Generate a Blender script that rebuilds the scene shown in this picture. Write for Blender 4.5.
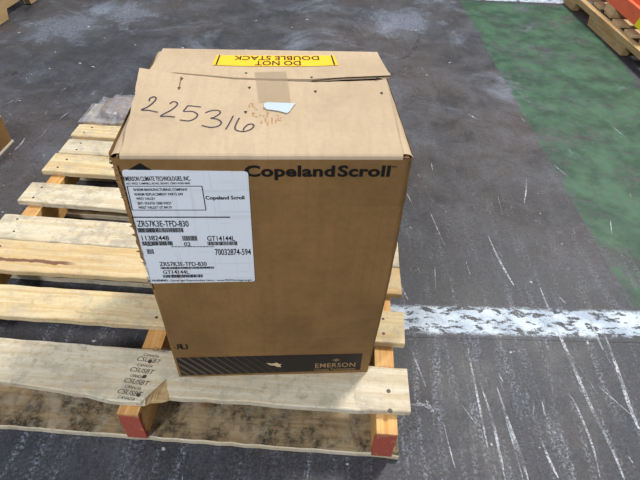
import bpy, bmesh, math, random
from mathutils import Vector, Matrix, noise as mnoise
random.seed(7)
for o in list(bpy.data.objects): bpy.data.objects.remove(o)
sc = bpy.context.scene
COL = sc.collection

# ------------------------------------------------------------------ camera
FPX = 496.86
CAM = Vector((-0.1747, -0.6078, 0.9875))
YAW, PITCH, ROLL = math.radians(-1.4106), math.radians(42.9301), math.radians(2.9421)
fwd = Vector((math.sin(YAW)*math.cos(PITCH), math.cos(YAW)*math.cos(PITCH), -math.sin(PITCH)))
r0 = Vector((math.cos(YAW), -math.sin(YAW), 0)); u0 = r0.cross(fwd)
RIGHT = math.cos(ROLL)*r0 + math.sin(ROLL)*u0
UP = -math.sin(ROLL)*r0 + math.cos(ROLL)*u0
cd = bpy.data.cameras.new('camera'); cam = bpy.data.objects.new('camera', cd); COL.objects.link(cam)
cd.sensor_width = 36; cd.lens = FPX*36/640; cd.clip_start = 0.02
m3 = Matrix((RIGHT, UP, -fwd)).transposed()
cam.matrix_world = Matrix.Translation(CAM) @ m3.to_4x4()
sc.camera = cam
def ray(u, v): return RIGHT*((u-320)/FPX) + UP*((240-v)/FPX) + fwd
def gp(u, v, z=0.0):                       # photo pixel -> point on the level plane z
    d = ray(u, v); return CAM + d*((z-CAM.z)/d.z)

# ------------------------------------------------------------------ world, lamps, exposure
w = bpy.data.worlds.new('warehouse_ambient'); sc.world = w; w.use_nodes = True
w.node_tree.nodes['Background'].inputs[0].default_value = (0.93, 0.97, 1.03, 1)
w.node_tree.nodes['Background'].inputs[1].default_value = 0.64
def lamp(name, loc, target, power, size, col):
    l = bpy.data.lights.new(name, 'AREA'); l.shape = 'RECTANGLE'; l.size, l.size_y = size
    l.energy = power; l.color = col
    o = bpy.data.objects.new(name, l); COL.objects.link(o); o.location = loc
    o.rotation_euler = (Vector(target)-Vector(loc)).to_track_quat('-Z', 'Y').to_euler()
lamp('high_bay_lamp', (2.3, 3.0, 5.2), (0, 0, 0), 460, (.9, .9), (1.0, 0.955, 0.89))
lamp('high_bay_lamp', (-2.7, -3.5, 4.2), (0, 0, 0), 240, (.7, .7), (0.93, 0.96, 1.0))
sc.view_settings.view_transform = 'Standard'; sc.view_settings.look = 'None'
sc.view_settings.gamma = 1; sc.view_settings.use_curve_mapping = False
sc.view_settings.exposure = -0.08

# ------------------------------------------------------------------ node helpers
def lin(r, g, b):
    f = lambda c: (c/255/12.92) if c/255 <= .04045 else ((c/255+.055)/1.055)**2.4
    return (f(r), f(g), f(b), 1)
class NT:
    def __init__(s, name):
        s.m = bpy.data.materials.new(name); s.m.use_nodes = True
        s.t = s.m.node_tree; s.b = s.t.nodes['Principled BSDF']; s.out = s.t.nodes['Material Output']
        s._co = None
    def n(s, typ, **kw):
        x = s.t.nodes.new(typ)
        for k, v in kw.items(): setattr(x, k, v)
        return x
    def set(s, sock, v):
        if isinstance(v, bpy.types.NodeSocket): s.t.links.new(v, sock)
        elif v is not None:
            if isinstance(v, (tuple, list)) and len(v) == 3 and len(sock.default_value) == 4: v = tuple(v)+(1,)
            sock.default_value = v
    @property
    def co(s):
        if s._co is None: s._co = s.n('ShaderNodeTexCoord').outputs['Object']
        return s._co
    def math(s, op, a, b=None, c=None, clamp=False):
        x = s.n('ShaderNodeMath', operation=op, use_clamp=clamp)
        for i, v in enumerate((a, b, c)):
            if v is not None: s.set(x.inputs[i], v)
        return x.outputs[0]
    def map(s, scale=(1, 1, 1), loc=(0, 0, 0), rot=(0, 0, 0), vec=None):
        x = s.n('ShaderNodeMapping'); s.set(x.inputs[0], vec or s.co)
        x.inputs['Scale'].default_value = scale; x.inputs['Location'].default_value = loc; x.inputs['Rotation'].default_value = rot
        return x.outputs[0]
    def noise(s, scale, detail=4, rough=.55, vec=None, dist=0.0, col=False):
        x = s.n('ShaderNodeTexNoise'); s.set(x.inputs['Vector'], vec or s.co)
        x.inputs['Scale'].default_value = scale; x.inputs['Detail'].default_value = detail
        x.inputs['Roughness'].default_value = rough; x.inputs['Distortion'].default_value = dist
        return x.outputs['Color' if col else 'Fac']
    def step(s, v, a, b, lo=0.0, hi=1.0):
        x = s.n('ShaderNodeMapRange', interpolation_type='SMOOTHSTEP'); s.set(x.inputs[0], v)
        for i, q in ((1, a), (2, b), (3, lo), (4, hi)): s.set(x.inputs[i], q)
        return x.outputs[0]
    def mix(s, f, a, b, mode='MIX'):
        x = s.n('ShaderNodeMix', data_type='RGBA', blend_type=mode)
        s.set(x.inputs[0], f); s.set(x.inputs[6], a); s.set(x.inputs[7], b)
        return x.outputs[2]
    def sep(s, v=None):
        x = s.n('ShaderNodeSeparateXYZ'); s.set(x.inputs[0], v or s.co); return x.outputs
    def bump(s, h, strength, dist=.002):
        x = s.n('ShaderNodeBump'); s.set(x.inputs['Height'], h); x.inputs['Strength'].default_value = strength
        x.inputs['Distance'].default_value = dist
        s.set(s.b.inputs['Normal'], x.outputs[0])
    def fin(s, col, rough=.7, spec=.35, metal=0.0):
        s.set(s.b.inputs['Base Color'], col); s.set(s.b.inputs['Roughness'], rough)
        s.set(s.b.inputs['Specular IOR Level'], spec); s.set(s.b.inputs['Metallic'], metal)
        return s.m
    def alpha(s, a): s.set(s.b.inputs['Alpha'], a)

def concrete(name, paint=None):
    N = NT(name)
    obj_co = N.co
    N._co = N.n('ShaderNodeNewGeometry').outputs['Position']      # the slab runs on under the paint
    big = N.noise(.9, 5, .6); mid = N.noise(5.5, 7, .7, dist=.4); fine = N.noise(75, 5, .8); grit = N.noise(260, 3, .8)
    xyz = N.sep()
    base = N.mix(N.step(big, .40, .60), lin(50, 51, 56), lin(70, 63, 61))
    base = N.mix(N.step(mid, .44, .70, 0, .8), base, lin(84, 86, 93))
    base = N.mix(N.step(mid, .47, .36, 0, .7), base, lin(38, 37, 38))
    scf = N.math('MULTIPLY', N.step(N.noise(19, 7, .8, dist=1.0), .56, .68), N.step(N.noise(1.7, 3, .5), .38, .6))
    base = N.mix(N.math('MULTIPLY', scf, .45), base, lin(128, 134, 146))
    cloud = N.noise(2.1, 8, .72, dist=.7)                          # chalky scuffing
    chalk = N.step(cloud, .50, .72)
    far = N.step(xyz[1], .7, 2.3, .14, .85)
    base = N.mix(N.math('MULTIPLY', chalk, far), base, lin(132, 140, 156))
    for px, ra in (((66, 26), .26), ((130, 12), .22), ((400, 20), .25)):      # pale haze patches: floor sheen painted into the colour
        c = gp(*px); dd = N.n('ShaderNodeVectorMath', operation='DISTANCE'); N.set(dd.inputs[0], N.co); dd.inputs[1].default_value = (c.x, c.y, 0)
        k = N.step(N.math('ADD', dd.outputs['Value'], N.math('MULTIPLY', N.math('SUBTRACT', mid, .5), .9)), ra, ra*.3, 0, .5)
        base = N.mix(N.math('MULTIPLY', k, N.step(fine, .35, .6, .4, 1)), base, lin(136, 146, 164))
    lane = N.math('MULTIPLY', N.step(xyz[1], .55, .0), N.step(N.noise(2.5, 5, .65), .28, .55))
    base = N.mix(N.math('MULTIPLY', lane, .65), base, lin(46, 48, 55))
    drag = N.noise(1, 6, .72, vec=N.map((34, 3.4, 1), rot=(0, 0, -.17)))
    spk = N.noise(150, 4, .85)
    sp = N.math('MULTIPLY', N.step(drag, .47, .72, .05, 1), N.step(spk, .48, .60))
    near = N.step(xyz[1], .9, -.12, .16, .80)
    base = N.mix(N.math('MULTIPLY', sp, near), base, lin(160, 168, 184))
    base = N.mix(N.step(grit, .42, .68, 0, .30), base, lin(104, 105, 110))
    base = N.mix(N.step(fine, .52, .36, 0, .45), base, lin(38, 38, 40))
    dots = N.step(N.noise(30, 2, .5), .735, .76, 0, .7)
    base = N.mix(dots, base, lin(185, 188, 192))
    rough = N.step(mid, .3, .7, .40, .60)
    if paint == 'white':
        oc = N.sep(obj_co)                                         # the line runs along the object's x axis
        d = N.math('ABSOLUTE', oc[1])
        wob = N.math('MULTIPLY', N.math('SUBTRACT', N.noise(26, 5, .7), .5), .022)
        e = N.step(N.math('ADD', d, wob), .034, .049, 1, 0)
        chip = N.noise(1, 7, .74, vec=N.map((24, 52, 1), rot=(0, 0, .10)), dist=.35)
        keep = N.step(chip, .545, .525)
        grain = N.step(N.noise(150, 4, .8), .36, .52)
        mask = N.math('MULTIPLY', N.math('MULTIPLY', e, keep), N.math('MAXIMUM', grain, N.step(e, .75, 1, 0, .9)))
        pc = N.mix(N.step(N.noise(14, 5, .7), .35, .65), lin(150, 164, 180), lin(190, 202, 214))
        base = N.mix(mask, base, pc)
    if paint == 'green':
        uv = N.sep(N.n('ShaderNodeUVMap').outputs[0])
        wob = N.math('MULTIPLY', N.math('SUBTRACT', N.noise(16, 6, .75), .5), .12)
        ex = N.math('MINIMUM', uv[0], N.math('SUBTRACT', 1, uv[0]))
        e = N.step(N.math('ADD', ex, wob), .0, .03)
        wear = N.noise(4.6, 10, .80, vec=N.map((1, 1, 1), loc=(2.37, 5.1, 0)), dist=.5)
        worn = N.step(wear, .50, .60)
        drag2 = N.step(N.noise(1, 6, .75, vec=N.map((24, 6, 1), rot=(0, 0, .6))), .56, .66, 0, .6)
        mask = N.math('MULTIPLY', e, N.math('SUBTRACT', 1, N.math('MAXIMUM', N.math('MULTIPLY', worn, .82), drag2)))
        pc = N.mix(N.step(N.noise(7, 6, .7), .35, .65), lin(40, 64, 50), lin(64, 95, 74))
        base = N.mix(mask, base, pc)
        sc2 = N.step(N.noise(3.2, 8, .78, vec=N.map((1.6, 1, 1))), .60, .72, 0, .6)
        base = N.mix(sc2, base, lin(126, 136, 146))
    N.bump(N.math('ADD', fine, grit), .3, .001)
    return N.fin(base, rough, .22)

def wood(name, a, b, dirt=.4, stain=0.0, paint=False, streak=False, knots=.5, grey=.5, axis='X'):
    N = NT(name)
    xyz = N.sep()
    S = (lambda l, c, d: (l, c, d)) if axis == 'X' else (lambda l, c, d: (c, l, d))
    warp = N.noise(5, 3, .5)
    g1 = N.noise(1, 5, .6, vec=N.map(S(1.6, 38, 30)), dist=1.6)
    g2 = N.noise(1, 4, .65, vec=N.map(S(9, 260, 200)))
    mott = N.noise(26, 5, .7, dist=.4); big = N.noise(6.5, 4, .6)
    col = N.mix(N.step(g1, .40, .66, 0, .85), a, b)
    g3 = N.noise(1, 6, .7, vec=N.map(S(4, 26, 20)), dist=1.2)
    col = N.mix(N.step(g3, .52, .74, 0, .55), col, tuple(c*q for c, q in zip(b[:3], (.72, .62, .50)))+(1,))
    col = N.mix(N.step(g2, .45, .75, 0, .35), col, tuple(c*.62 for c in b[:3])+(1,))
    gm = N.math('MULTIPLY', N.step(mott, .45, .60), N.step(big, .36, .56))
    col = N.mix(N.math('MULTIPLY', gm, grey), col, lin(164, 156, 140))
    d2 = N.math('MULTIPLY', N.step(N.noise(17, 6, .75), .54, .70), N.step(N.noise(3.1, 3), .46, .62))
    col = N.mix(N.math('MULTIPLY', d2, dirt), col, lin(112, 94, 74))
    dk = N.math('MULTIPLY', N.step(N.noise(70, 5, .8), .53, .64), N.step(N.noise(8, 4, .6), .44, .58))
    col = N.mix(N.math('MULTIPLY', dk, .55*grey+.1), col, lin(120, 108, 88))
    # knots
    vo = N.n('ShaderNodeTexVoronoi', feature='F1'); N.set(vo.inputs['Vector'], N.map(S(5.2, 13, .1)))
    vo.inputs['Scale'].default_value = 1; vo.inputs['Randomness'].default_value = 1
    kd = N.math('ADD', vo.outputs['Distance'], N.math('MULTIPLY', N.math('SUBTRACT', N.noise(60, 2), .5), .05))
    vs = N.sep(vo.outputs['Color'])
    pick = N.step(vs[0], .70, .72)
    col = N.mix(N.math('MULTIPLY', N.math('MULTIPLY', N.step(kd, .15, .05), pick), knots), col, lin(120, 82, 48))
    if stain:
        st = N.noise(1, 7, .72, vec=N.map(S(15, 15, 10)), dist=.5)
        lanes = N.noise(1, 4, .6, vec=N.map(S(13, 3, 3), rot=(0, 0, .5)))
        spots = N.step(N.noise(95, 3, .8), .40, .60, .45, 1)
        sm = N.math('MULTIPLY', N.math('MULTIPLY', N.step(N.math('ADD', st, N.math('MULTIPLY', lanes, .55)), .66, .92), stain), spots)
        col = N.mix(sm, col, lin(38, 34, 30))
    if streak:
        # the long resin streak along one board
        c = N.math('ADD', xyz[1], N.math('MULTIPLY', N.math('SUBTRACT', N.noise(22, 3), .5), .014))
        c = N.math('ABSOLUTE', N.math('SUBTRACT', c, .178))
        wv = N.math('MULTIPLY', N.noise(40, 3), .011)
        k = N.step(N.math('SUBTRACT', c, wv), .001, -.002)
        k = N.math('MULTIPLY', k, N.step(xyz[0], -.755, -.80))
        col = N.mix(N.math('MULTIPLY', k, .85), col, lin(92, 44, 36))
    if paint:
        e = N.math('ADD', xyz[1], N.math('MULTIPLY', N.math('SUBTRACT', N.noise(30, 4), .5), .05))
        k = N.step(e, -.158, -.168)
        k = N.math('MULTIPLY', k, N.step(N.noise(45, 5, .7), .30, .42, .35, 1))
        k = N.math('MULTIPLY', k, N.step(xyz[2], .112, .098))
        col = N.mix(k, col, lin(156, 76, 64))
    tiny = N.step(N.noise(120, 4, .8), .5, .72, 0, .4)
    col = N.mix(tiny, col, lin(140, 116, 84))
    N.bump(N.math('ADD', g1, N.math('MULTIPLY', g2, .5)), .35, .0015)
    return N.fin(col, .78, .25)

def kraft(name, a, b, flute=.3, stains=0.0, blotch=0.0):
    N = NT(name)
    n1 = N.noise(5, 5, .6); n2 = N.noise(160, 3, .7)
    fl = N.noise(1, 2, .5, vec=N.map((150, 20, 3)))
    col = N.mix(N.step(n1, .35, .7), a, b)
    col = N.mix(N.step(fl, .45, .7, 0, flute*.4), col, tuple(c*.7 for c in a[:3])+(1,))
    col = N.mix(N.step(n2, .4, .75, 0, .18), col, tuple(c*.6 for c in a[:3])+(1,))
    if stains:
        s1 = N.math('MULTIPLY', N.step(N.noise(11, 6, .7, dist=.6), .55, .72), stains)
        col = N.mix(s1, col, lin(150, 132, 112))
    if blotch:
        bl = N.step(N.noise(38, 6, .8), .42, .68, 0, blotch*.6)
        col = N.mix(bl, col, tuple(c*.72 for c in b[:3])+(1,))
        hz = N.step(N.noise(1, 4, .7, vec=N.map((5, 5, 210))), .5, .72, 0, blotch*.5)
        col = N.mix(hz, col, tuple(c*1.22 for c in a[:3])+(1,))
    N.bump(N.math('ADD', fl, n2), .18, .0012)
    return N.fin(col, .72, .28)

def plain(name, col, rough=.6, spec=.3, var=.12, scale=60):
    N = NT(name)
    c = N.mix(N.step(N.noise(scale, 4), .4, .7, 0, var), col, tuple(x*.55 for x in col[:3])+(1,))
    return N.fin(c, rough, spec)

M = {}
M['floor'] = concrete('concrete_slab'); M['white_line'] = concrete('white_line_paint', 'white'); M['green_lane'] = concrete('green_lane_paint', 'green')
M['deck'] = wood('bright_pine', lin(206, 198, 176), lin(194, 174, 136), .45, grey=.75)
M['deck_warm'] = wood('warm_pine_resin_streak', lin(204, 184, 144), lin(190, 154, 100), .3, streak=True, grey=.22)
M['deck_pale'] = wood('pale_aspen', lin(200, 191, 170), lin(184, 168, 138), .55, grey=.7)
M['deck_mid'] = wood('yellow_pine', lin(206, 190, 152), lin(190, 160, 112), .6, grey=.45)
M['stringer'] = wood('orange_pine', lin(214, 170, 108), lin(186, 134, 74), .3, grey=.1, axis='Y')
M['stringer_red'] = wood('orange_pine_red_end', lin(214, 170, 108), lin(186, 134, 74), .3, grey=.1, axis='Y', paint=True)
M['bottom'] = wood('mouldy_bottom_board', lin(158, 138, 106), lin(126, 104, 74), .7, stain=.95, knots=.8)
M['old_wood'] = wood('aged_oak', lin(178, 150, 106), lin(150, 120, 80), .4, grey=.3, axis='Y')
M['old_deck'] = wood('aged_deck', lin(206, 182, 142), lin(180, 148, 106), .4, grey=.3)
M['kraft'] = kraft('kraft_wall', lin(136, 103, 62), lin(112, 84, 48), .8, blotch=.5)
M['kraft_top'] = kraft('pale_kraft_top', lin(181, 161, 134), lin(168, 148, 121), .6, .4)  # paler kraft for the top flaps and side folds
M['kraft_torn'] = kraft('torn_kraft', lin(150, 118, 80), lin(112, 82, 50), .8)
M['kraft_in'] = kraft('kraft_inside', lin(120, 90, 58), lin(92, 66, 40), .6)
M['ink'] = plain('black_ink', lin(24, 22, 22), .5, .3, .2)
M['band'] = plain('band_ink', lin(34, 30, 28), .55, .3, .3, 25)
M['bandline'] = plain('band_stripe', lin(86, 74, 60), .6)
M['gold'] = plain('band_lettering', lin(150, 122, 82), .6)
M['marker'] = plain('blue_black_marker', lin(52, 48, 66), .5)
M['faint'] = plain('faded_rust_print', lin(176, 124, 78), .7)
M['yellow'] = plain('yellow_sticker', lin(240, 186, 32), .45, .4, .08)
M['scrap'] = plain('paper_scrap', lin(172, 186, 194), .6, .3, .08)
M['raw'] = plain('scraped_liner', lin(196, 172, 138), .7)
def mk_label():
    N = NT('label_paper')
    g = N.math('MAXIMUM', N.step(N.noise(1, 3, .6, vec=N.map((9, 1, 160))), .55, .70, 0, .22), N.step(N.noise(1, 3, .6, vec=N.map((170, 1, 8))), .55, .70, 0, .22))
    c = N.mix(g, lin(216, 222, 230), lin(166, 172, 180))
    # brown scuff of the liner at the lower left part of the label
    xyz = N.sep()
    k = N.math('MULTIPLY', N.step(N.noise(1, 5, .7, vec=N.map((90, 1, 14))), .52, .66), N.math('MULTIPLY', N.step(N.math('ABSOLUTE', N.math('ADD', xyz[0], .128)), .035, .01), N.step(xyz[2], .36, .29)))
    c = N.mix(N.math('MULTIPLY', k, .6), c, lin(150, 128, 104))
    return N.fin(c, .5, .4)
M['label'] = mk_label()
M['nail'] = plain('rusty_nail', lin(62, 46, 38), .5, .5)
M['stamp'] = plain('stamp_ink', lin(84, 76, 70), .7)
M['orange'] = plain('orange_enamel', lin(232, 104, 64), .38, .5, .25, 14)
M['orange_shade'] = plain('shaded_orange_enamel', lin(168, 40, 24), .4, .5, .25, 14)  # shade on the inner beams painted into their orange
M['yellow_en'] = plain('yellow_enamel', lin(244, 220, 24), .4, .5, .05)
def mk_clear(name, tint, op, rough):
    N = NT(name); N.fin(tint, rough, .6); N.alpha(op); return N.m
M['tape'] = mk_clear('clear_tape', lin(172, 152, 126), .38, .10)
def mk_film():
    N = NT('stretch_film'); N.fin(lin(150, 150, 158), .30, .6)
    N.alpha(N.step(N.noise(38, 4, .6), .30, .66, .25, .70)); return N.m
M['film'] = mk_film()
def mk_scr(name, col, lo, hi):
    N = NT(name); N.fin(col, .7, .2)
    a = N.math('MULTIPLY', N.step(N.noise(210, 3, .75), lo, hi), N.step(N.noise(17, 4, .6), .36, .62, .15, .95))
    N.alpha(a); return N.m
M['scrape'] = mk_scr('chalky_scrape', lin(186, 190, 198), .36, .58)
M['tyre'] = mk_scr('rubber_tyre_mark', lin(46, 46, 50), .42, .70)

# ------------------------------------------------------------------ mesh helpers
def mesh(name, vs, fs, mat, parent=None, smooth=False):
    me = bpy.data.meshes.new(name); me.from_pydata([tuple(v) for v in vs], [], fs); me.update()
    bm = bmesh.new(); bm.from_mesh(me); bmesh.ops.recalc_face_normals(bm, faces=bm.faces); bm.to_mesh(me); bm.free()
    if mat: me.materials.append(mat)
    if smooth:
        for p in me.polygons: p.use_smooth = True
    o = bpy.data.objects.new(name, me); COL.objects.link(o); o.parent = parent
    return o
def empty(name, loc=(0, 0, 0), rz=0.0, **props):
    o = bpy.data.objects.new(name, None); COL.objects.link(o); o.location = loc; o.rotation_euler = (0, 0, rz)
    o.empty_display_size = .05
    tag(o, **props); return o
def tag(o, **props):
    for k, v in props.items():
        if v: o[k] = v
    return o
def boxv(x0, x1, y0, y1, z0, z1):
    v = [(x0, y0, z0), (x1, y0, z0), (x1, y1, z0), (x0, y1, z0), (x0, y0, z1), (x1, y0, z1), (x1, y1, z1), (x0, y1, z1)]
    f = [(0, 3, 2, 1), (4, 5, 6, 7), (0, 1, 5, 4), (1, 2, 6, 5), (2, 3, 7, 6), (3, 0, 4, 7)]
    return v, f
class MB:
    def __init__(s): s.v, s.f = [], []
    def add(s, v, f):
        b = len(s.v); s.v += list(v); s.f += [tuple(b+i for i in q) for q in f]; return s
    def box(s, *a): return s.add(*boxv(*a))
    def poly(s, pts): return s.add(pts, [tuple(range(len(pts)))])
    def build(s, name, mat, parent=None, smooth=False): return mesh(name, s.v, s.f, mat, parent, smooth)
def interp(pl, x):
    if x <= pl[0][0]: (x0, y0), (x1, y1) = pl[0], pl[1]
    elif x >= pl[-1][0]: (x0, y0), (x1, y1) = pl[-2], pl[-1]
    else:
        for i in range(len(pl)-1):
            if pl[i][0] <= x <= pl[i+1][0]: (x0, y0), (x1, y1) = pl[i], pl[i+1]; break
    return y0+(y1-y0)*(x-x0)/(x1-x0)
def board(name, xl, xr, front, back, z0, z1, mat, parent, front_low=None, n=36, jit=.0012, xs=None, seed=0, cup=0.0):
    """a sawn board along x; front/back are polylines y(x) of its top edges"""
    if xs is None: xs = [xl+(xr-xl)*i/n for i in range(n+1)]
    vs = []; c = .0018
    for x in xs:
        a = interp(front, x); b = interp(back, x); al = interp(front_low, x) if front_low else a
        q = lambda k: jit*2*mnoise.noise(Vector((x*28+seed*7.3, k*5.1+seed, .3)))
        dz = cup*mnoise.noise(Vector((x*2.3+seed, seed*1.7, 0)))
        skew = lambda y: .004*mnoise.noise(Vector((y*30+seed*3, x > 0, 7.1))) if x in (xs[0], xs[-1]) else 0
        a += q(1); al += q(1); b += q(2)
        vs += [(x+skew(a), a+c, z1+dz), (x+skew(b), b-c, z1+dz), (x+skew(b), b, z1-c+dz), (x+skew(b), b, z0+c+dz),
               (x+skew(b), b-c, z0+dz), (x+skew(a), al+c, z0+dz), (x+skew(a), al, z0+c+dz), (x+skew(a), (a if not front_low else a), z1-c+dz)]
    fs = []
    for i in range(len(xs)-1):
        for k in range(8):
            fs.append((i*8+k, i*8+(k+1) % 8, i*8+8+(k+1) % 8, i*8+8+k))
    fs.append(tuple(range(8))); L = (len(xs)-1)*8; fs.append(tuple(range(L, L+8)))
    return mesh(name, vs, fs, mat, parent)
_tc = {}
def text_geo(s, bold=0.0, space=1.0):
    k = (s, bold, space)
    if k in _tc: return _tc[k]
    cu = bpy.data.curves.new('t', 'FONT'); cu.body = s; cu.offset = bold; cu.space_character = space; cu.resolution_u = 3
    o = bpy.data.objects.new('t', cu); COL.objects.link(o)
    bpy.context.view_layer.update()
    me = bpy.data.meshes.new_from_object(o.evaluated_get(bpy.context.evaluated_depsgraph_get()))
    vs = [(v.co.x, v.co.y) for v in me.vertices]; fs = [tuple(p.vertices) for p in me.polygons]
    bpy.data.objects.remove(o); bpy.data.curves.remove(cu); bpy.data.meshes.remove(me)
    x0 = min(v[0] for v in vs); x1 = max(v[0] for v in vs)
    vs = [((x-x0)/(x1-x0), y) for x, y in vs]
    _tc[k] = (vs, fs); return _tc[k]
CAPH = .70          # cap height of the built-in font, in text units
def ribbon(pts, wd):
    """2-D polyline -> strip quads"""
    L, R_ = [], []
    for i, p in enumerate(pts):
        a = pts[max(0, i-1)]; b = pts[min(len(pts)-1, i+1)]
        t = Vector((b[0]-a[0], b[1]-a[1])); t = t.normalized() if t.length else Vector((1, 0))
        n = Vector((-t.y, t.x)); h = (wd[i] if isinstance(wd, (list, tuple)) else wd)/2
        L.append((p[0]+n.x*h, p[1]+n.y*h)); R_.append((p[0]-n.x*h, p[1]-n.y*h))
    k = len(pts)
    return L+R_, [(i, i+1, k+i+1, k+i) for i in range(k-1)]
def smooth_pts(p, n=6):
    out = []
    for i in range(len(p)-1):
        p0, p1, p2, p3 = p[max(0, i-1)], p[i], p[i+1], p[min(len(p)-1, i+2)]
        for j in range(n):
            t = j/n
            out.append(tuple(.5*(2*p1[k]+(p2[k]-p0[k])*t+(2*p0[k]-5*p1[k]+4*p2[k]-p3[k])*t*t+(3*p1[k]-p0[k]-3*p2[k]+p3[k])*t**3) for k in (0, 1)))
    return out+[p[-1]]

# ------------------------------------------------------------------ floor (setting)
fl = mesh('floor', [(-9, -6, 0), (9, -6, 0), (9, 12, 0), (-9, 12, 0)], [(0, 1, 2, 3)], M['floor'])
fl['kind'] = 'structure'
def ribbed(name, a, b):                       # pale ribbed metal cladding of the warehouse, standing on the slab
    a = Vector(a); b = Vector(b); t = (b-a).normalized(); n = Vector((-t.y, t.x)); L = (b-a).length
    k = int(L/.15); vs, fs = [], []
    for i in range(k+1):
        for c, d in ((0, 0), (.03, .03), (.06, .03), (.09, 0)):
            p = a+t*min(L, L*i/k+c)+n*d; vs += [(p.x, p.y, 0), (p.x, p.y, 4.5)]
    m = len(vs)//2; fs = [(2*i, 2*i+2, 2*i+3, 2*i+1) for i in range(m-1)]
    o = mesh(name, vs, fs, M['cladding']); o['kind'] = 'structure'
M['cladding'] = plain('pale_metal_cladding', lin(205, 208, 210), .5, .4, .08, 3)
ribbed('wall_back', (9, 12), (-9, 12)); ribbed('wall_left', (-9, 12), (-9, -6)); ribbed('wall_right', (9, -6), (9, 12))
def stripe(name, p0, p1, label):
    a = Vector(p0); b = Vector(p1); L = (b-a).length
    o = MB().poly([(0, -.056, .0007), (L, -.056, .0007), (L, .056, .0007), (0, .056, .0007)]).build(name, M['white_line'], fl)
    o.location = (a.x, a.y, 0); o.rotation_euler = (0, 0, math.atan2((b-a).y, (b-a).x)); o['label'] = label
stripe('floor_stripe', (-.30, .166), (2.6, .332), 'chipped white paint line')
stripe('floor_stripe', (.40, 2.79), (3.2, 2.93), 'far white paint line')
gl = [(.548, 2.72), (.646, .262), (1.27, .30), (1.225, 1.6), (1.222, 2.2), (1.185, 2.76)]
def green():
    vs, fs, uv = [], [], []
    n = 24
    for i in range(n+1):
        y = .275+(2.735-.275)*i/n
        xl = .646+(.548-.646)*i/n - .02; xr = interp([(.26, 1.235), (1.6, 1.20), (2.2, 1.222), (2.8, 1.185)], y)+.02
        for z in (.0004,):
            vs += [(xl, y, z), (xr, y, z)]
    fs = [(2*i, 2*i+1, 2*i+3, 2*i+2) for i in range(n)]
    o = mesh('green_lane', vs, fs, M['green_lane'], fl); o['label'] = 'worn green painted floor lane'
    me = o.data; uvl = me.uv_layers.new(name='UVMap')
    for lp in me.loops: uvl.data[lp.index].uv = (lp.vertex_index % 2, (lp.vertex_index//2)/n)
green()
def scrapes():
    mb, dk = MB(), MB()
    def add(b, pix, w0, z=.0009):
        pts = [gp(u, v) for u, v in pix]; pts = smooth_pts([(p.x, p.y) for p in pts], 5); k = len(pts)
        wd = [w0*(.25+.75*math.sin(math.pi*(i+.3)/(k))) for i in range(k)]
        v, f = ribbon(pts, wd); b.add([(x, y, z) for x, y in v], f)
    for px, wd in [([(488, 236), (500, 262), (514, 286)], .006), ([(540, 288), (552, 318), (566, 350), (590, 405), (612, 450), (625, 482)], .008),
                   ([(468, 352), (474, 380), (482, 420), (488, 450)], .005), ([(480, 383), (492, 420), (500, 455), (505, 480)], .006), ([(497, 388), (508, 422), (520, 455), (528, 480)], .008),
                   ([(498, 392), (512, 440), (523, 480)], .004), ([(412, 352), (420, 372), (426, 388)], .004), ([(570, 395), (578, 410), (592, 445), (600, 478)], .005),
                   ([(605, 335), (618, 372), (630, 408), (640, 432)], .009), ([(586, 310), (596, 335), (603, 350)], .006), ([(400, 285), (408, 300)], .004), ([(430, 212), (442, 240), (445, 245)], .0035),
                   ([(466, 262), (470, 275)], .003), ([(524, 205), (526, 190), (526, 178)], .004), ([(410, 405), (424, 405), (434, 412)], .008), ([(426, 400), (432, 412)], .007), ([(444, 425), (450, 450), (455, 468)], .003),
                   ([(540, 438), (550, 462), (558, 478)], .006), ([(534, 402), (533, 415)], .004), ([(542, 402), (545, 416)], .004), ([(558, 296), (566, 304)], .005), ([(60, 92), (66, 88)], .004), ([(15, 150), (22, 143), (25, 138)], .006), ([(92, 95), (96, 91)], .004)]:
        add(mb, px, wd)
    for px, wd in [([(396, 60), (408, 56), (416, 46), (420, 34)], .022), ([(2, 78), (10, 74), (18, 72)], .05)]:
        add(dk, px, wd)
    rnd = random.Random(3)
    for i in range(150):                       # smaller random scuffs on the truck lane
        x = rnd.uniform(-1.6, 1.6); y = rnd.uniform(-.5, 1.4) if i % 3 else rnd.uniform(-.45, .1)
        L = rnd.uniform(.015, .12); a = rnd.gauss(1.45, .25)
        if -1.02 < x < .0 and -.17 < y < .95: continue
        pts = [(x+math.cos(a)*L*t, y-math.sin(a)*L*t) for t in (0, .33, .66, 1)]
        v, f = ribbon(pts, [.0006, rnd.uniform(.001, .004), rnd.uniform(.001, .003), .0005]); mb.add([(p[0], p[1], .0008) for p in v], f)
    tag(mb.build('scrape_marks', M['scrape'], fl), kind='stuff'); tag(dk.build('tyre_marks', M['tyre'], fl), kind='stuff')
scrapes()

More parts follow.
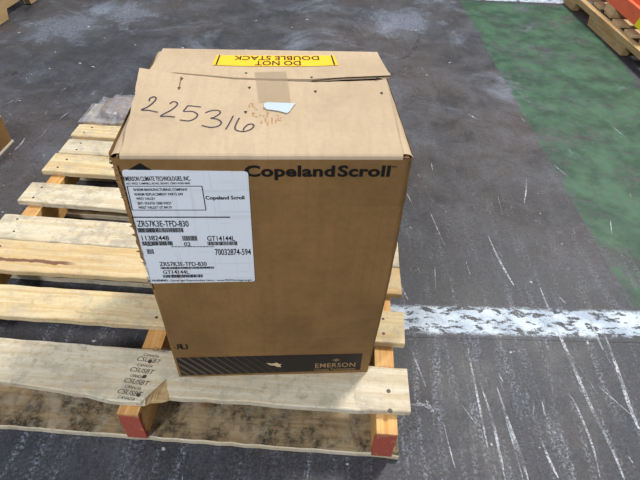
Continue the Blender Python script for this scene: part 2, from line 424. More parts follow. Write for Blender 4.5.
# ------------------------------------------------------------------ the main pallet
pal = empty('wooden_pallet', label='pale pine pallet with red stringer ends carrying the tall compressor carton', category='pallet')
ZD0, ZD = .109, .125
bx = []
b1f = [(-1.02, -.128), (-.781, -.134), (-.702, -.139), (-.621, -.148), (-.536, -.158), (-.505, -.156), (-.498, -.149), (-.470, -.106), (-.463, -.126), (-.455, -.140), (-.321, -.139), (-.208, -.140), (-.114, -.139), (0, -.135)]
b1l = [(-1.02, -.128), (-.781, -.134), (-.702, -.139), (-.621, -.148), (-.536, -.158), (-.505, -.157), (-.498, -.156), (-.49, -.150), (-.47, -.147), (-.455, -.1405), (-.321, -.139), (-.208, -.140), (-.114, -.139), (0, -.135)]
xs1 = sorted(set([-1.018+1.018*i/40 for i in range(41)]+[-.536, -.505, -.498, -.49, -.48, -.47, -.463, -.455]))
M['break'] = wood('fresh_break', lin(172, 148, 106), lin(146, 118, 78), .4, grey=.1)
deck = []
deck.append(board('deck_board', -1.018, 0, b1f, [(-1.02, -.036), (-.667, -.039), (0, -.041)], ZD0, ZD, M['deck_pale'], pal, front_low=b1l, xs=xs1, seed=1))
deck[0].data.materials.append(M['break'])
for p in deck[0].data.polygons:
    if -.499 < p.center.x < -.455 and p.normal.y < -.2 and p.normal.z > .15: p.material_index = 1
def db(fL, fR, bL, bR, mat, seed, xl=-1.018, xr=.001, zz=0.0):
    o = board('deck_board', xl, xr, [(-1.018, fL), (0, fR)], [(-1.018, bL), (0, bR)], ZD0+zz, ZD+zz, M[mat], pal, seed=seed); deck.append(o); return o
db(.017, .018, .103, .104, 'deck_mid', 2)
db(.144, .155, .2465, .240, 'deck_warm', 3)
db(.2485, .242, .338, .332, 'deck', 4, xl=-1.020)
db(.394, .372, .478, .480, 'deck', 5, xl=-1.019)
db(.534, .520, .6255, .628, 'deck_mid', 6, xl=-1.018)
db(.6285, .631, .709, .712, 'deck_pale', 7, xl=-1.012)
db(.728, .722, .800, .808, 'deck_mid', 8, xl=-1.017)
db(.822, .820, .938, .942, 'deck', 9, xl=-1.019)
strg = []
for x0, x1, mt in ((-.063, -.024, 'stringer_red'), (-.546, -.507, 'stringer_red'), (-.994, -.954, 'stringer')):
    # stringer along y with two fork notches on the underside
    pr = [(-.174, .016), (.07, .016), (.085, .054), (.27, .054), (.285, .016), (.50, .016), (.515, .054), (.70, .054), (.715, .016), (.942, .016), (.942, .1088), (-.174, .1088)]
    k = len(pr); vs = [(x0, y, z) for y, z in pr]+[(x1, y, z) for y, z in pr]
    fs = [tuple(range(k)), tuple(range(2*k-1, k-1, -1))]+[(i, (i+1) % k, k+(i+1) % k, k+i) for i in range(k)]
    strg.append(mesh('stringer', vs, fs, M[mt], pal))
for y0, y1, sd in ((-.171, -.035, 21), (.225, .34, 22), (.478, .59, 23), (.66, .76, 24), (.80, .935, 25)):
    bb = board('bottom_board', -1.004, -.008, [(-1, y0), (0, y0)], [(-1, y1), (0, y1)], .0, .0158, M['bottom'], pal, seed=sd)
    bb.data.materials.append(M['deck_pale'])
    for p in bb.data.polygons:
        if p.normal.y < -.6: p.material_index = 1          # paler front edge, painted to look lit
# nail heads, at the places the photo shows or two per crossing
bm = bmesh.new(); bmesh.ops.create_cone(bm, cap_ends=True, segments=10, radius1=.0036, radius2=.0030, depth=.0014)
nme = bpy.data.meshes.new('nail'); bm.to_mesh(nme); bm.free(); nme.materials.append(M['nail'])
def nail(x, y, parent, z=ZD, s=1.0):
    o = bpy.data.objects.new('nail', nme); COL.objects.link(o); o.parent = parent; o.location = (x, y, z+.0002); o.scale = (s, s, 1)
mids = [None, (.04, .08), (.17, .22), (.27, .315), (.415, .455), (.555, .60), (.65, .69), (.745, .785), (.85, .91)]
rn = random.Random(11)
for i, b in enumerate(deck):
    if i == 0:
        for u, v in ((150, 361.5), (144.5, 376.5), (138.5, 395), (388.5, 391), (390, 410.5)):
            p = gp(u, v, ZD); nail(p.x, p.y, b, s=1.25)
        nail(-.97, -.06, b); nail(-.975, -.11, b); continue
    for x in (-.044, -.527, -.974):
        for y in mids[i]: nail(x+rn.uniform(-.01, .01), y+rn.uniform(-.006, .006), b, s=rn.uniform(.8, 1.05))
# ink stamp on the front board
sm = MB()
for s, (ua, va), (ub, vb), h in (('CSUSBT', (152, 350.5), (168, 353), .009), ('CANADA', (143, 355.6), (158, 358), .0060), ('CSUSBT', (136, 360.5), (159, 364), .0098), ('CANADA', (136.5, 366), (151.8, 368), .0060), ('CSUSBT', (129, 371), (152, 374.5), .0098),
                                 ('CANADA', (129, 376.5), (142, 378.5), .0060), ('CSUSBT', (123, 382), (147, 386), .0098), ('CANADA', (124, 387.5), (140, 390.5), .0060), ('CSUSBT', (116.5, 393), (140, 397), .0098), ('CANADA', (117, 398), (134, 401), .0056)):
    a = gp(ua, va, ZD); b = gp(ub, vb, ZD); ex = (b-a); n = Vector((-ex.y, ex.x, 0)).normalized()
    sl = Vector((.25, 0, 0))
    vs, fs = text_geo(s, .0)
    sm.add([a+ex*x+(n+sl)*(y/CAPH*h)+Vector((0, 0, .0006)) for x, y in vs], fs)
tag(sm.build('stamp_lettering', M['stamp'], deck[0]), label='dark repeated CANADA ink stamp')

# ------------------------------------------------------------------ film-wrapped slab at the far end of the pallet
fb = empty('film_bundle', (-.80, .885, ZD), label='tan slab wrapped in crumpled clear stretch film at pallet\'s far end', category='plastic wrap')
def slab():
    vs, fs = [], []
    ring = 16; n = 14
    for i in range(n+1):
        t = i/n; x = -.165+.40*t
        e = min(1, max(.0, (t+.02)/.12)); hh = .014*(.35+.65*math.sqrt(e)); dd = .062*(.62+.38*math.sqrt(e))
        for k in range(ring):
            a = 2*math.pi*k/ring; c, s_ = math.cos(a), math.sin(a)
            sg = lambda q, p: math.copysign(abs(q)**p, q)
            j = 1+.08*mnoise.noise(Vector((x*14, c*2, s_*2)))
            vs.append((x, .010+dd*sg(c, .5)*j, .0012+.0150+hh*sg(s_, .6)*j if s_ > 0 else .0012+.015+.015*sg(s_, .35)))
    for i in range(n):
        for k in range(ring): fs.append((i*ring+k, i*ring+(k+1) % ring, (i+1)*ring+(k+1) % ring, (i+1)*ring+k))
    fs += [tuple(range(ring)), tuple(range(n*ring, n*ring+ring))]
    return mesh('slab', vs, fs, kraft('tan_slab', lin(158, 142, 130), lin(134, 116, 104), .5, .4), fb, True)
slab()
def film():
    nx, ny = 64, 40; vs, fs = [], []
    for i in range(nx+1):
        for j in range(ny+1):
            x = -.205+.44*i/nx; s_ = j/ny; y = -.078+.170*s_
            # drape over slab and board, sagging to the board on the near left corner
            inside = min(1, max(0, (x+.185)/.045))*min(1, max(0, (y+.066)/.02))*min(1, max(0, (.088-y)/.018))
            h = .004+.024*inside*inside*(3-2*inside)
            if x < -.21+.10*(1-s_)*.3: h = .004
            p = Vector((x*34, y*34, 1.3)); q = Vector((x*85, y*85, 4.7))
            cr = 1-abs(mnoise.noise(p))*2; c2 = 1-abs(mnoise.noise(q))*2
            h += .0035*max(0, cr)+.0022*max(0, c2)
            edge = .012*mnoise.noise(Vector((x*18, 3.3, s_ > .5)))
            if j == 0: y += edge-.008*max(0, -x*4)
            if i == 0: x += .01*mnoise.noise(Vector((y*30, 9, 2)))
            vs.append((x, y, h))
    for i in range(nx):
        for j in range(ny): fs.append((i*(ny+1)+j, i*(ny+1)+j+1, (i+1)*(ny+1)+j+1, (i+1)*(ny+1)+j))
    mesh('film', vs, fs, M['film'], fb)
    vs, fs = [], []                                # tail hanging down over the pallet's end
    for i in range(26):
        for j in range(9):
            y = -.085+.13*i/25; t = j/8
            x = -.198-.029*min(1, t*2.2)+.004*mnoise.noise(Vector((y*60, t*6, 1)))
            z = .006+.003*mnoise.noise(Vector((y*70, t*5, 5)))-.05*max(0, t-.42)**1.0
            vs.append((x, y, z))
    for i in range(25):
        for j in range(8): fs.append((i*9+j, i*9+j+1, i*9+j+10, i*9+j+9))
    mesh('film_tail', vs, fs, M['film'], fb)
film()

# ------------------------------------------------------------------ the compressor carton
W, D, H = .3708, .3341, .5084
BR = math.radians(6.3832); C0 = Vector((-.2809, .0885, ZD+.0006))

ctn = empty('shipping_carton', C0, BR, label='tall brown compressor carton with white shipping label standing on the pine pallet', category='carton')
EX = Vector((math.cos(BR), math.sin(BR), 0)); EY = Vector((-math.sin(BR), math.cos(BR), 0))
def F(u, v):                                # photo pixel -> (across, up) on the carton's front wall
    d = ray(u, v); t = (-D/2-(CAM-C0).dot(EY))/d.dot(EY); X = CAM+d*t-C0
    return (X.dot(EX), X.z)
hr = [(-.19, .028), (-.14, .020), (-.05, .012), (.07, .009), (.14, .012), (.19, .015)]
rb = [(-.19, .019), (-.155, .0195), (-.14, .0212), (-.10, .0178), (-.05, .0136), (0, .0125), (.07, .0118), (.12, .016), (.19, .020)]
SEAM = .022
def ztop(u, v):                             # height of the closed flaps above the carton's base
    if v <= SEAM:
        t = max(0, (v+.155)/(SEAM+.155)); return H+interp(hr, u)*t**1.3
    t = max(0, (D/2-.004-v)/(D/2-.004-SEAM)); return H+interp(rb, u)*t**1.2
def T(u, v):                                # photo pixel -> (across, deep) on the closed top
    z = H
    for _ in range(8):
        X = gp(u, v, C0.z+z)-C0; a, b = X.dot(EX), X.dot(EY); z = ztop(a, b)
    return (a, b)
# body: rounded, slightly bulged walls
def body():
    hl = [(0, .1863), (.15, .1880), (.30, .1900), (.42, .1940), (.50, .1960)]; hrr = [(0, .1835), (.15, .190), (.27, .1935), (.42, .1940), (.50, .1925)]
    nz, ka = 34, 6; vs, fs = [], []
    zt = H-.0055
    for i in range(nz+1):
        z = zt*i/nz; a = interp(hl, z); b = interp(hrr, z); r = .003+.0105*(z/zt)**1.3
        ring = []
        for cx, cy, a0 in ((b-r, -D/2+r, -90), (b-r, D/2-r, 0), (-a+r, D/2-r, 90), (-a+r, -D/2+r, 180)):
            for k in range(ka+1):
                t = math.radians(a0+90*k/ka); x = cx+r*math.cos(t); y = cy+r*math.sin(t)
                if a0 == 180 and z > .20 and k < ka-1:      # crushed front left corner
                    f = min(1, (z-.20)/.12); x += f*.006*(mnoise.noise(Vector((z*60, k*1.7, 2)))-.35)
                if a0 == -90 and z > .30 and 0 < k < ka: x += .002*mnoise.noise(Vector((z*40, k, 5)))
                ring.append((x, y, z))
            # mid-wall points carry the bulge
        vs += ring
    R_ = 4*(ka+1)
    for i in range(nz):
        for k in range(R_): fs.append((i*R_+k, i*R_+(k+1) % R_, (i+1)*R_+(k+1) % R_, (i+1)*R_+k))
    fs.append(tuple(range(R_)))
    return mesh('carton_body', vs, fs, M['kraft'], ctn)
body()
# inner (minor) flaps close the top under the two outer flaps
for sx in (-1, 1):
    o = MB()
    xs = (.006, .187)
    o.box(min(sx*xs[0], sx*xs[1]), max(sx*xs[0], sx*xs[1]), -D/2+.004, D/2-.004, H-.0105, H-.0056)
    o.build('inner_flap', M['kraft_in'], ctn)
    # rounded fold of the side wall
    vs, fs = [], []
    for i in range(21):
        y = -D/2+.008+(D-.016)*i/20; e = sx*((.1990 if sx < 0 else .1955)+.002*mnoise.noise(Vector((y*30, sx, 1))))
        for k in range(5):
            t = math.pi/2*k/4; vs.append((e-sx*.013*(1-math.cos(t)), y, H-.016+.0135*math.sin(t)))
        vs.append((e-sx*.022, y, H-.0045))
    for i in range(20):
        for k in range(5): fs.append((i*6+k, i*6+k+1, i*6+k+7, i*6+k+6))
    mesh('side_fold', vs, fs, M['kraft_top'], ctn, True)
def flap(which):
    nu, vs, fs = 64, [], []; th = .0045
    if which == 'front':
        prof = [(-D/2-.0004, -.0062), (-D/2-.0002, -.0045), (-D/2+.0012, -.0018), (-D/2+.004, -.0002), (-D/2+.010, .0006)]
        body_v = [-.15+(SEAM+.15)*i/26 for i in range(27)]; ul, ur = -.1815, .1775
    else:
        prof = [(D/2+.0012, -.013), (D/2+.0012, -.006), (D/2-.0003, -.002), (D/2-.004, .0003), (D/2-.010, .0006)]
        body_v = [D/2-.018+(SEAM+.0005-D/2+.018)*i/22 for i in range(23)]; ul, ur = -.186, .1885
    cols = len(prof)+len(body_v)
    def pt(u, c, low):
        if c < len(prof): v, z = prof[c]; z += H
        else: v = body_v[c-len(prof)]; z = ztop(u, v+(1e-5 if which == 'back' else -1e-5))
        last = c == cols-1
        if which == 'back' and last: v += interp([(-.19, .002), (-.14, .0016), (-.02, .0026), (.06, .0042), (.10, .009), (.19, .013)], u)
        if which == 'front' and last: v += .0012*mnoise.noise(Vector((u*60, 1, 1)))
        z += .0002*mnoise.noise(Vector((u*22, v*22, 2)))
        if low: z -= th if c > 3 else th*.6; v += (th*.5 if which == 'front' else -th*.5) if c < 3 else 0
        return (u, v, z)
    for low in (0, 1):
        for i in range(nu+1):
            for c in range(cols):
                x = ul+(ur-ul)*i/nu
                v = (-D/2 if which == 'front' else D/2) if c < len(prof) else body_v[c-len(prof)]
                if which == 'front':
                    t = (v+D/2)/(SEAM+D/2)
                    if i == 0: x -= .009*t-.002*mnoise.noise(Vector((v*40, 3, 1)))
                    if i == nu: x += .004*t
                else:
                    t = (D/2-v)/(D/2-SEAM)
                    if i == 0: x += .004*t
                vs.append(pt(x, c, low))
    n1 = (nu+1)*cols
    for i in range(nu):
        for c in range(cols-1):
            a = i*cols+c; q = (a, a+1, a+cols+1, a+cols); fs.append(q); fs.append(tuple(n1+k for k in reversed(q)))
        for c in (0, cols-1):
            a = i*cols+c; fs.append((a, a+cols, n1+a+cols, n1+a))
    for i in (0, nu):
        for c in range(cols-1):
            a = i*cols+c; fs.append((a, a+1, n1+a+1, n1+a))
    return mesh('top_flap', vs, fs, M['kraft_top'], ctn)
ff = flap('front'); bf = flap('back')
# open fluted edge of the rear flap, at the right half of the seam
fe = MB()
for k in range(46):
    u = .066+.120*k/46; v = SEAM+.0005+interp([(.06, .0042), (.10, .009), (.19, .013)], u)-.0006; z = ztop(u, SEAM+1e-5)-.0046
    hh = .0044; du = .0016
    fe.poly([(u, v, z+.0004), (u+du, v, z+.0004), (u+du*.5, v, z+hh-.0003)])
tag(fe.build('flute_edge', M['ink'], bf), label='dark open corrugated edge')

def front_pt(s, t, off): return (s, -D/2-off, t)
def quadF(mb, pix, off):
    mb.poly([front_pt(*F(u, v), off) for u, v in pix])
def textF(mb, s, u0, vbase0, u1, vbase1, vtop, off, bold=0.0, space=1.0, mirror=False, shear=0.0):
    a = Vector(F(u0, vbase0)); b = Vector(F(u1, vbase1)); h = abs(F(u0, vtop)[1]-a.y)
    vs, fs = text_geo(s, bold, space); d = b-a; n = Vector((-d.y, d.x)).normalized()
    out = []
    for x, y in vs:
        if mirror: x = 1-x
        p = a+d*x+n*(y/CAPH*h)+Vector((shear*y/CAPH*h, 0)); out.append(front_pt(p.x, p.y, off))
    mb.add(out, fs)
# printed logotype, mark, band
pl = MB()
textF(pl, 'Copeland', 244.8, 176, 334.5, 176, 165.4, .0006, .034, 1.04); textF(pl, 'Scroll', 337.4, 176, 389.4, 176, 165.4, .0006, .034, 1.04)
textF(pl, 'TM', 391.2, 168, 396, 168, 165.6, .0006)
pl.build('printed_logotype', M['ink'], ctn)
ul = MB(); textF(ul, 'R', 176.5, 349, 182.5, 349, 344, .0006, .02, mirror=True, shear=-.12); textF(ul, 'U', 182.2, 349, 188.6, 349, 344, .0006, .02, shear=-.12)
textF(ul, 'c', 174.5, 348, 176.2, 348, 346.4, .0006)
ul.build('printed_component_mark', M['ink'], ctn)
dm = MB(); quadF(dm, [(126.5, 170.5), (140, 162.8), (152.5, 170.5)], .0005); dm.build('printed_diamond', M['ink'], ctn)
bd = MB(); quadF(bd, [(176, 357.6), (362.5, 353.2), (360, 369.6), (181.6, 375.4)], .0005)
bdo = bd.build('printed_band', M['band'], ctn)
st = MB()
(sa, ta), (sb, tb), (sd, td), (scx, tcx) = F(176, 357.6), F(362.5, 353.2), F(181.6, 375.4), F(360, 369.6)
tt, tbm = .0672, .0045; tt = ta; tbm = td+.0006
xk = sa-.085
for k, wd in enumerate([.0075]*3+[.0070, .0066, .0060, .0052, .0044, .0036, .003, .0024, .0018, .0013, .001, .0008]):
    x0 = xk+k*.0172; lean = .046
    q = [(x0, tt), (x0+wd, tt), (x0+wd+lean, tbm), (x0+lean, tbm)]
    # clip to the band's left end
    lft = sa+.002; cl = []
    for i in range(4):
        p, n_ = q[i], q[(i+1) % 4]
        if p[0] >= lft: cl.append(p)
        if (p[0] < lft) != (n_[0] < lft):
            t = (lft-p[0])/(n_[0]-p[0]); cl.append((lft, p[1]+(n_[1]-p[1])*t))
    if len(cl) > 2: st.poly([front_pt(x, y-.0002, .0008) for x, y in cl])
st.build('band_stripes', M['bandline'], bdo)
el = MB(); textF(el, 'EMERSON', 315, 367.3, 355, 366.2, 363.2, .0008, .012, 1.08); textF(el, 'Climate Technologies', 314.2, 370.6, 355, 369.2, 368.3, .0008)
el.build('band_lettering', M['gold'], bdo)
lg = MB(); (ls, lt) = F(336.2, 359.7)
for k in range(-3, 4):                       # twisted diamond emblem of slanted bars
    hw = .0085*(1-abs(k)/3.6); y = lt+k*.0017
    lg.poly([front_pt(ls-hw+.0012, y-.00055, .0008), front_pt(ls+hw, y-.0004, .0008), front_pt(ls+hw-.0012, y+.00055, .0008), front_pt(ls-hw, y+.0004, .0008)])
lg.build('emblem', M['gold'], bdo)
sr = MB(); quadF(sr, [(266, 362.6), (272, 363.2), (277, 362.2), (279.5, 363.8), (282, 363.4), (280, 365), (281.5, 366.8), (277, 366.4), (274.5, 365.2), (270, 364.8)], .0009)
sr.build('scraped_patch', M['raw'], bdo)

# white shipping label
lb = MB(); c1, c2, c3, c4 = F(121.5, 169.6), F(248, 171.2), F(255, 281), F(150, 283)
rr = .004
pts = []
for (cx, cy), a0 in (((c1[0]+rr, c1[1]-rr), 90), ((c4[0]+rr, c4[1]+rr), 180), ((c3[0]-rr, c3[1]+rr), 270), ((c2[0]-rr, c2[1]-rr), 0)):
    for k in range(5):
        t = math.radians(a0+22.5*k); pts.append((cx+rr*math.cos(t), cy+rr*math.sin(t)))
k = len(pts)
lb.add([front_pt(x, y, .0009) for x, y in pts]+[front_pt(x, y, .0001) for x, y in pts], [tuple(range(k))]+[(i, (i+1) % k, k+(i+1) % k, k+i) for i in range(k)])
lab = lb.build('shipping_label', M['label'], ctn); lab['label'] = 'white paper shipping label with barcodes'
O1 = .0013
for s, a in (('EMERSON CLIMATE TECHNOLOGIES, INC.', (124.5, 180.4, 190.6, 180.0, 176.0)), ('1675 WEST CAMPBELL ROAD, SIDNEY, OHIO 45365-0669', (126.5, 184.0, 190, 183.6, 182.0)),
             ('RHEEM MANUFACTURING COMPANY', (134, 190.4, 188, 190.2, 187.8)), ('RHEEM REPLACEMENT PARTS DIV', (135, 195, 183.5, 194.8, 192.4)), ('WEST VALLEY', (136.5, 199.2, 155.5, 199.2, 196.8)),
             ('2871 SOUTH 3200 WEST', (137.8, 204, 172, 203.8, 201.4)), ('WEST VALLEY UT 84119', (138.8, 208.2, 172, 208, 205.6)),
             ('ZR57K3E-TFD-830', (138, 226, 189, 226, 220)), ('11382448', (142.5, 239.8, 169.5, 239.8, 235)), ('02', (184.5, 245.4, 191, 245.4, 241.6)), ('GT14144L', (207.5, 240.2, 235, 240.2, 235.4)),
             ('70032874-594', (215.5, 254.4, 251, 254.2, 248.4)), ('ZR57K3E-TFD-830', (160, 265.4, 207, 265.2, 261.4)), ('GT14144L', (163.5, 273.2, 189.5, 273, 269.8)),
             ('Cancer and Reproductive Harm - www.P65Warnings.ca.gov', (170, 280.8, 252.5, 280.2, 279.0))):
    tx = MB(); textF(tx, s, a[0], a[1], a[2], a[3], a[4], O1, .010); tag(tx.build('label_lettering', M['ink'], lab), kind='stuff')
tx = MB(); textF(tx, 'WARNING:', 152, 280.9, 168.5, 280.8, 278.9, O1, .02)
tag(tx.build('label_lettering', M['ink'], lab), kind='stuff'); tx = MB()
textF(tx, 'Copeland Scroll', 205.8, 198.9, 244.5, 198.7, 195.4, O1, .025)
tag(tx.build('label_lettering', M['ink'], lab), kind='stuff')
ln = MB()
def lineF(u0, v0, u1, v1, wd):
    a, b = F(u0, v0), F(u1, v1); v, f = ribbon([a, b], wd); ln.add([front_pt(x, y, O1) for x, y in v], f)
for q in ((127.2, 185.6, 202, 185.6), (202, 185.6, 206, 209.5), (206, 209.5, 132.5, 209.5), (132.5, 209.5, 127.2, 185.6)): lineF(*q, .0011)
lineF(131.5, 216.6, 230, 216.6, .0020)
rk = random.Random(5)
for v, u0, u1 in ((246.1, 171.5, 214), (245.0, 147.5, 152.5)):     # unreadably small print: a broken hairline
    u = u0
    while u < u1:
        du = rk.uniform(1, 3.2); lineF(u, v, min(u+du, u1), v, .0014); u += du+rk.uniform(.4, .8)
quadF(ln, [(149, 279.0), (150.6, 281.2), (147.8, 281.2)], O1)
tag(ln.build('label_rules', M['ink'], lab), kind='stuff')
for u0, u1, v0, v1 in ((138.5, 183, 227.2, 232), (143, 172.5, 240.6, 245.0), (183, 197, 235.2, 240.2), (208, 237, 240.8, 244.8), (161, 214, 265.9, 268.6), (163.5, 202.5, 273.8, 277.2), (147.8, 153, 248.6, 253.4)):
    bc = MB(); a = F(u0, v1); b = F(u1, v0); x = a[0]
    while x < b[0]:
        wd = rk.choice((.0006, .0006, .0010, .0015)); bc.poly([front_pt(p, q, O1) for p, q in ((x, a[1]), (min(x+wd, b[0]), a[1]), (min(x+wd, b[0]), b[1]), (x, b[1]))]); x += wd+rk.choice((.0005, .0006, .0009))
    tag(bc.build('barcode', M['ink'], lab), kind='stuff')

# torn, delaminated paper along the crushed front left corner
tn = MB(); rt = random.Random(9)
L1, L2 = [], []
for i in range(30):
    z = .255+.240*i/29; f = min(1, (z-.245)/.10)
    L1.append((-.1865-.0012*rt.random(), -D/2-.0012-.002*rt.random()*f, z)); L2.append((-.1925-.0045*f*rt.random()-.002*f, -D/2+.010*rt.random()+.002, z))
vv = L1+L2; tn.add(vv, [(i, i+1, 31+i-1, 30+i) for i in range(29)])
tn.build('torn_edge', M['kraft_torn'], ctn)
# crumpled tab on the front left top corner
tb_ = MB(); 
vs = []
for i in range(7):
    for j in range(5):
        vs.append((-.198+.016*i/6, -D/2+.002+.012*j/4+.004*rt.random(), H-.020+.014*i/6+.007*rt.random()))
tb_.add(vs, [(i*5+j, i*5+j+1, i*5+j+6, i*5+j+5) for i in range(6) for j in range(4)])
tb_.build('torn_edge', M['kraft_torn'], ctn)

# things on the top flaps
def top_pt(a, b, off): return (a, b, ztop(a, b)+off)
yk = MB(); qs = [T(212.5, 65.4), T(338, 65.6), T(334.5, 55.8), T(216.5, 55.6)]
def grid_quad(q, nx, ny, off, f=None):
    vs, fs = [], []
    for i in range(nx+1):
        for j in range(ny+1):
            s, t = i/nx, j/ny
            a = [(q[0][k]*(1-s)+q[1][k]*s)*(1-t)+(q[3][k]*(1-s)+q[2][k]*s)*t for k in (0, 1)]
            vs.append(top_pt(a[0], a[1], off))
    for i in range(nx):
        for j in range(ny): fs.append((i*(ny+1)+j, (i+1)*(ny+1)+j, (i+1)*(ny+1)+j+1, i*(ny+1)+j+1))
    return vs, fs
yo = MB().add(*grid_quad(qs, 40, 12, .0009)).build('warning_sticker', M['yellow'], bf); yo['label'] = 'yellow DO NOT DOUBLE STACK sticker'
yt = MB()
def textT(mb, s, s0, s1, t0, t1, off, bold=.01):      # text on the sticker, upside down to the camera; s from right end, t from near edge
    vs, fs = text_geo(s, bold); out = []
    for x, y in vs:
        ss = s0+(s1-s0)*x; tv = t0+(t1-t0)*(y/CAPH)
        a = [(qs[0][k]*(1-ss)+qs[1][k]*ss)*(1-tv)+(qs[3][k]*(1-ss)+qs[2][k]*ss)*tv for k in (0, 1)]; out.append(top_pt(a[0], a[1], off))
    mb.add(out, fs)
textT(yt, 'DO NOT', .70, .33, .47, .06, .0013); textT(yt, 'DOUBLE STACK', .86, .15, .93, .55, .0013)
for s in (.022, .966):
    a = []
    for ss, tv in ((s, .02), (s+.012, .02), (s+.012, .98), (s, .98)):
        p = [(qs[0][k]*(1-ss)+qs[1][k]*ss)*(1-tv)+(qs[3][k]*(1-ss)+qs[2][k]*ss)*tv for k in (0, 1)]; a.append(top_pt(p[0], p[1], .0013))
    yt.poly(a)
yt.build('sticker_lettering', M['ink'], yo)
hw = MB()
K = 4.571
strokes = [[(88, 75), (92, 62), (110, 55), (120, 63), (106, 82), (80, 102), (52, 115), (85, 117), (128, 126)], [(182, 88), (195, 78), (212, 80), (216, 92), (190, 115), (140, 143), (170, 144), (206, 148)],
           [(325, 102), (290, 98), (265, 97), (256, 108), (246, 122), (285, 122), (308, 135), (300, 152), (270, 165), (228, 161)], [(345, 128), (375, 118), (405, 118), (412, 130), (385, 149), (370, 153), (400, 158), (418, 172), (405, 188), (370, 195), (328, 186)],
           [(472, 142), (455, 175), (438, 204)], [(500, 152), (485, 180), (480, 200), (492, 210), (520, 214), (550, 205), (566, 190), (560, 180), (540, 182), (522, 198), (518, 209)]]
for s in strokes:
    p = [T(130+x/K, 85+y/K) for x, y in smooth_pts(s, 5)]; v, f = ribbon(p, .0019); hw.add([top_pt(a, b, .0007) for a, b in v], f)
hwo = hw.build('handwriting', M['marker'], ff); hwo['label'] = 'handwritten marker number 225316'
# clear tape over the seam, torn paper scrap, faded print, staple holes
q = [T(259, 103), T(291, 103), T(286, 71.5), T(254.5, 72.5)]
vs, fs = grid_quad(q, 12, 40, .0011)
MB().add(vs, fs).build('clear_tape', M['tape'], ff)
sp = [T(*p) for p in ((264.5, 104), (268, 103.2), (295.5, 104.2), (292.5, 108), (289.5, 112.5), (287, 114.2), (278, 111.8), (267, 110.4), (263.5, 107.5))]
MB().poly([top_pt(a, b, .0017) for a, b in sp]).build('paper_scrap', M['scrap'], ff)
fp = MB(); rf = random.Random(2)
for cx, cy, n in ((252, 106, 5), (253, 114, 4), (262, 118, 5), (270, 120, 4), (277, 118, 5), (264, 112, 4)):
    for k in range(n):
        u = cx+rf.uniform(-3.5, 3.5); v = cy+rf.uniform(-4, 4); du, dv = rf.choice(((2.4, .2), (.2, 2.6), (1.6, .1), (.1, 3.4)))
        p = [T(u, v), T(u+du, v+dv)]; vv, f = ribbon(p, .0013); fp.add([top_pt(a, b, .0007) for a, b in vv], f)
fp.build('faded_print', M['faint'], ff)
for (u, v), pr in (((179, 88.5), ff), ((249.3, 88), ff), ((315.3, 91.8), ff), ((381.5, 93.5), ff), ((311.5, 77.6), bf), ((377, 77.2), bf), ((246, 73.4), bf), ((181.5, 79), ff), ((245.5, 112.5), ff)):
    c = T(u, v); MB().poly([top_pt(c[0]+dx, c[1]+dy, .0008) for dx, dy in ((-.0024, .0022), (.0024, .0026), (.0006, -.0042))]).build('staple_hole', M['ink'], pr)
cr = MB()
p = [T(179, 90), T(180, 84), T(181.3, 77)]; v, f = ribbon(p, .0012); cr.add([top_pt(a, b, .0008) for a, b in v], f)
cr.build('crease', M['kraft_in'], ff)

# ------------------------------------------------------------------ background pallets, beams and tray
def small_pallet(name, loc, rz, hs=.089, **props):
    """stringer pallet, origin at its near left floor corner; stringers along y (1.219), deck boards along x (1.016)"""
    e = empty(name, loc, rz, **props)
    Lp, Wp = 1.219, 1.016
    pr = [(0, .0), (.155, .0), (.17, .036), (.38, .036), (.395, .0), (.824, .0), (.839, .036), (1.05, .036), (1.064, .0), (Lp, .0), (Lp, hs), (0, hs)]
    k = len(pr)
    for x0 in (0, Wp/2-.019, Wp-.038):
        x1 = x0+.038
        zz = lambda z: z+.016
        ro = random.Random(int(x0*100)); 
        vs = [(x0, y, zz(z)+(-.012 if z == 0 else 0)) for y, z in pr]+[(x1, y, zz(z)+(-.012 if z == 0 else 0)) for y, z in pr]
        fs = [tuple(range(k)), tuple(range(2*k-1, k-1, -1))]+[(i, (i+1) % k, k+(i+1) % k, k+i) for i in range(k)]
        mesh('stringer', vs, fs, M['old_wood'], e)
    rp = random.Random(4)
    for i in range(9):
        y = .0+i*(Lp-.09)/8; d = rp.uniform(.030, .050)
        board('deck_board', d, Wp-rp.uniform(.0, .02), [(0, y), (1, y+rp.uniform(-.004, .004))], [(0, y+.088), (1, y+.088)], .0162+hs, .032+hs, M['old_deck'], e, n=10, seed=30+i)
    for y in (.02, .54, 1.10):
        board('bottom_board', .045, Wp-.045, [(0, y), (1, y)], [(0, y+.09), (1, y+.09)], 0, .0118, M['old_deck'], e, n=6, seed=50+int(y*10))
    return e
small_pallet('wooden_pallet', (1.268, 1.59, 0), math.radians(3.2), hs=.066, label='aged pallet holding orange steel beams beside the green floor lane', category='pallet')
small_pallet('wooden_pallet', (-2.935, 1.825, 0), math.radians(-.4), label='aged empty pallet on bare concrete away from the green lane', category='pallet')
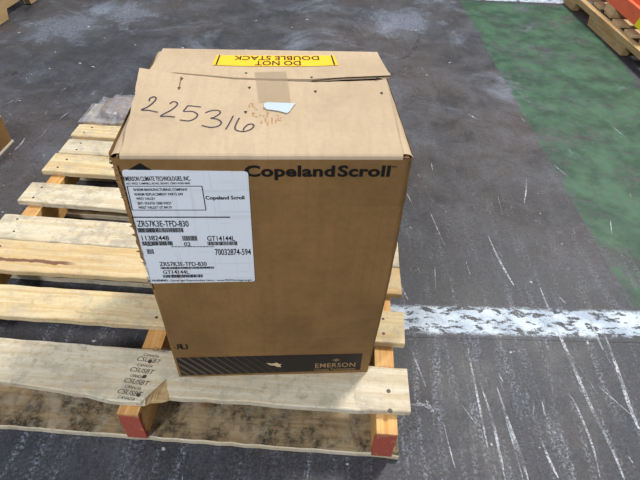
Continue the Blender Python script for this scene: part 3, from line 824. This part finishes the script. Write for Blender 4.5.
def beam(loc, rz, L, mat, label):  # pallet-rack beam with a yellow end
    e = empty('rack_beam', loc, rz, label=label, category='rack beam', group='steel rack beams on the aged pallet')
    # stepped box section (x across, z up)
    pr = [(0, 0), (.05, 0), (.05, .10), (.026, .10), (.026, .072), (0, .072)]; k = len(pr)
    vs = [(x, -.09, z) for x, z in pr]+[(x, L, z) for x, z in pr]
    fs = [tuple(range(k)), tuple(range(2*k-1, k-1, -1))]+[(i, (i+1) % k, k+(i+1) % k, k+i) for i in range(k)]
    mesh('beam_body', vs, fs, M[mat], e)
    # end bracket with hooks
    b = MB(); o = .003                       # sleeve with a raked edge, and the end plate
    vs = []
    for x in (-o, .05+o):
        vs += [(x, -.095, -.0), (x, .0, -.0), (x, -.045, .100+o), (x, -.095, .100+o)]
    b.add(vs, [(0, 1, 2, 3), (4, 7, 6, 5), (0, 4, 5, 1), (1, 5, 6, 2), (2, 6, 7, 3), (3, 7, 4, 0)])
    b.build('end_bracket', M['yellow_en'], e)
    return e
BX = [gp(634.5, 25.5, .136), gp(605.5, 0, .136)]
ang = math.atan2(BX[1].y-BX[0].y, BX[1].x-BX[0].x)-math.pi/2
nrm = Vector((math.cos(ang), math.sin(ang), 0)); alo = Vector((-math.sin(ang), math.cos(ang), 0))
def dunnage(t, label):
    p = BX[0]+alo*t; e = MB().box(-.01, .50, -.045, .045, 0, .037)
    o = e.build('timber_bearer', M['old_deck']); o.location = (p.x, p.y, .0986); o.rotation_euler = (0, 0, ang)
    tag(o, label=label, category='timber')
dunnage(.30, 'short timber bearer under the yellow ends of the beams'); dunnage(.92, 'short timber bearer under the beams toward the far white line')
for i, (dx, dl, mt, lb_) in enumerate(((0, 0, 'orange', 'orange stepped rack beam with yellow end, on the side facing the green lane'), (.085, -.10, 'orange_shade', 'shade-coloured orange rack beam lying second from the green lane'), (.155, .05, 'orange_shade', 'shade-coloured orange rack beam lying third from the green lane'), (.235, -.04, 'orange', 'orange rack beam lying farthest from the green lane'))):
    p = BX[0]+nrm*dx+alo*dl
    beam((p.x, p.y, .1360), ang, 1.35, mt, lb_)
# open cardboard tray at the left
ty = empty('cardboard_tray', (-1.32, .855, 0), math.radians(0), label='low open brown cardboard tray standing alone on the bare floor', category='tray')
TW, TL, TH = .34, .46, .100
MB().box(-TW-.006, .004, -TL-.006, .004, 0, .006).build('base_sheet', plain('pale_board_edge', lin(206, 196, 178), .7), ty)
for n_, a in (('wall', (-.006, 0, -TL, 0, .0065, TH)), ('wall', (-TW, -TW+.006, -TL, 0, .0065, TH)), ('wall', (-TW+.0065, -.0065, -.006, 0, .0065, TH)), ('wall', (-TW+.0065, -.0065, -TL, -TL+.006, .0065, TH))):
    wl = MB().box(*a).build('tray_side', M['kraft'], ty)
    MB().box(a[0], a[1], a[2], a[3], TH+.0002, TH+.003).build('cut_rim', M['raw'], wl)
MB().box(-TW+.007, -.007, -TL+.007, -.007, .0065, .012).build('tray_floor', M['kraft_in'], ty)
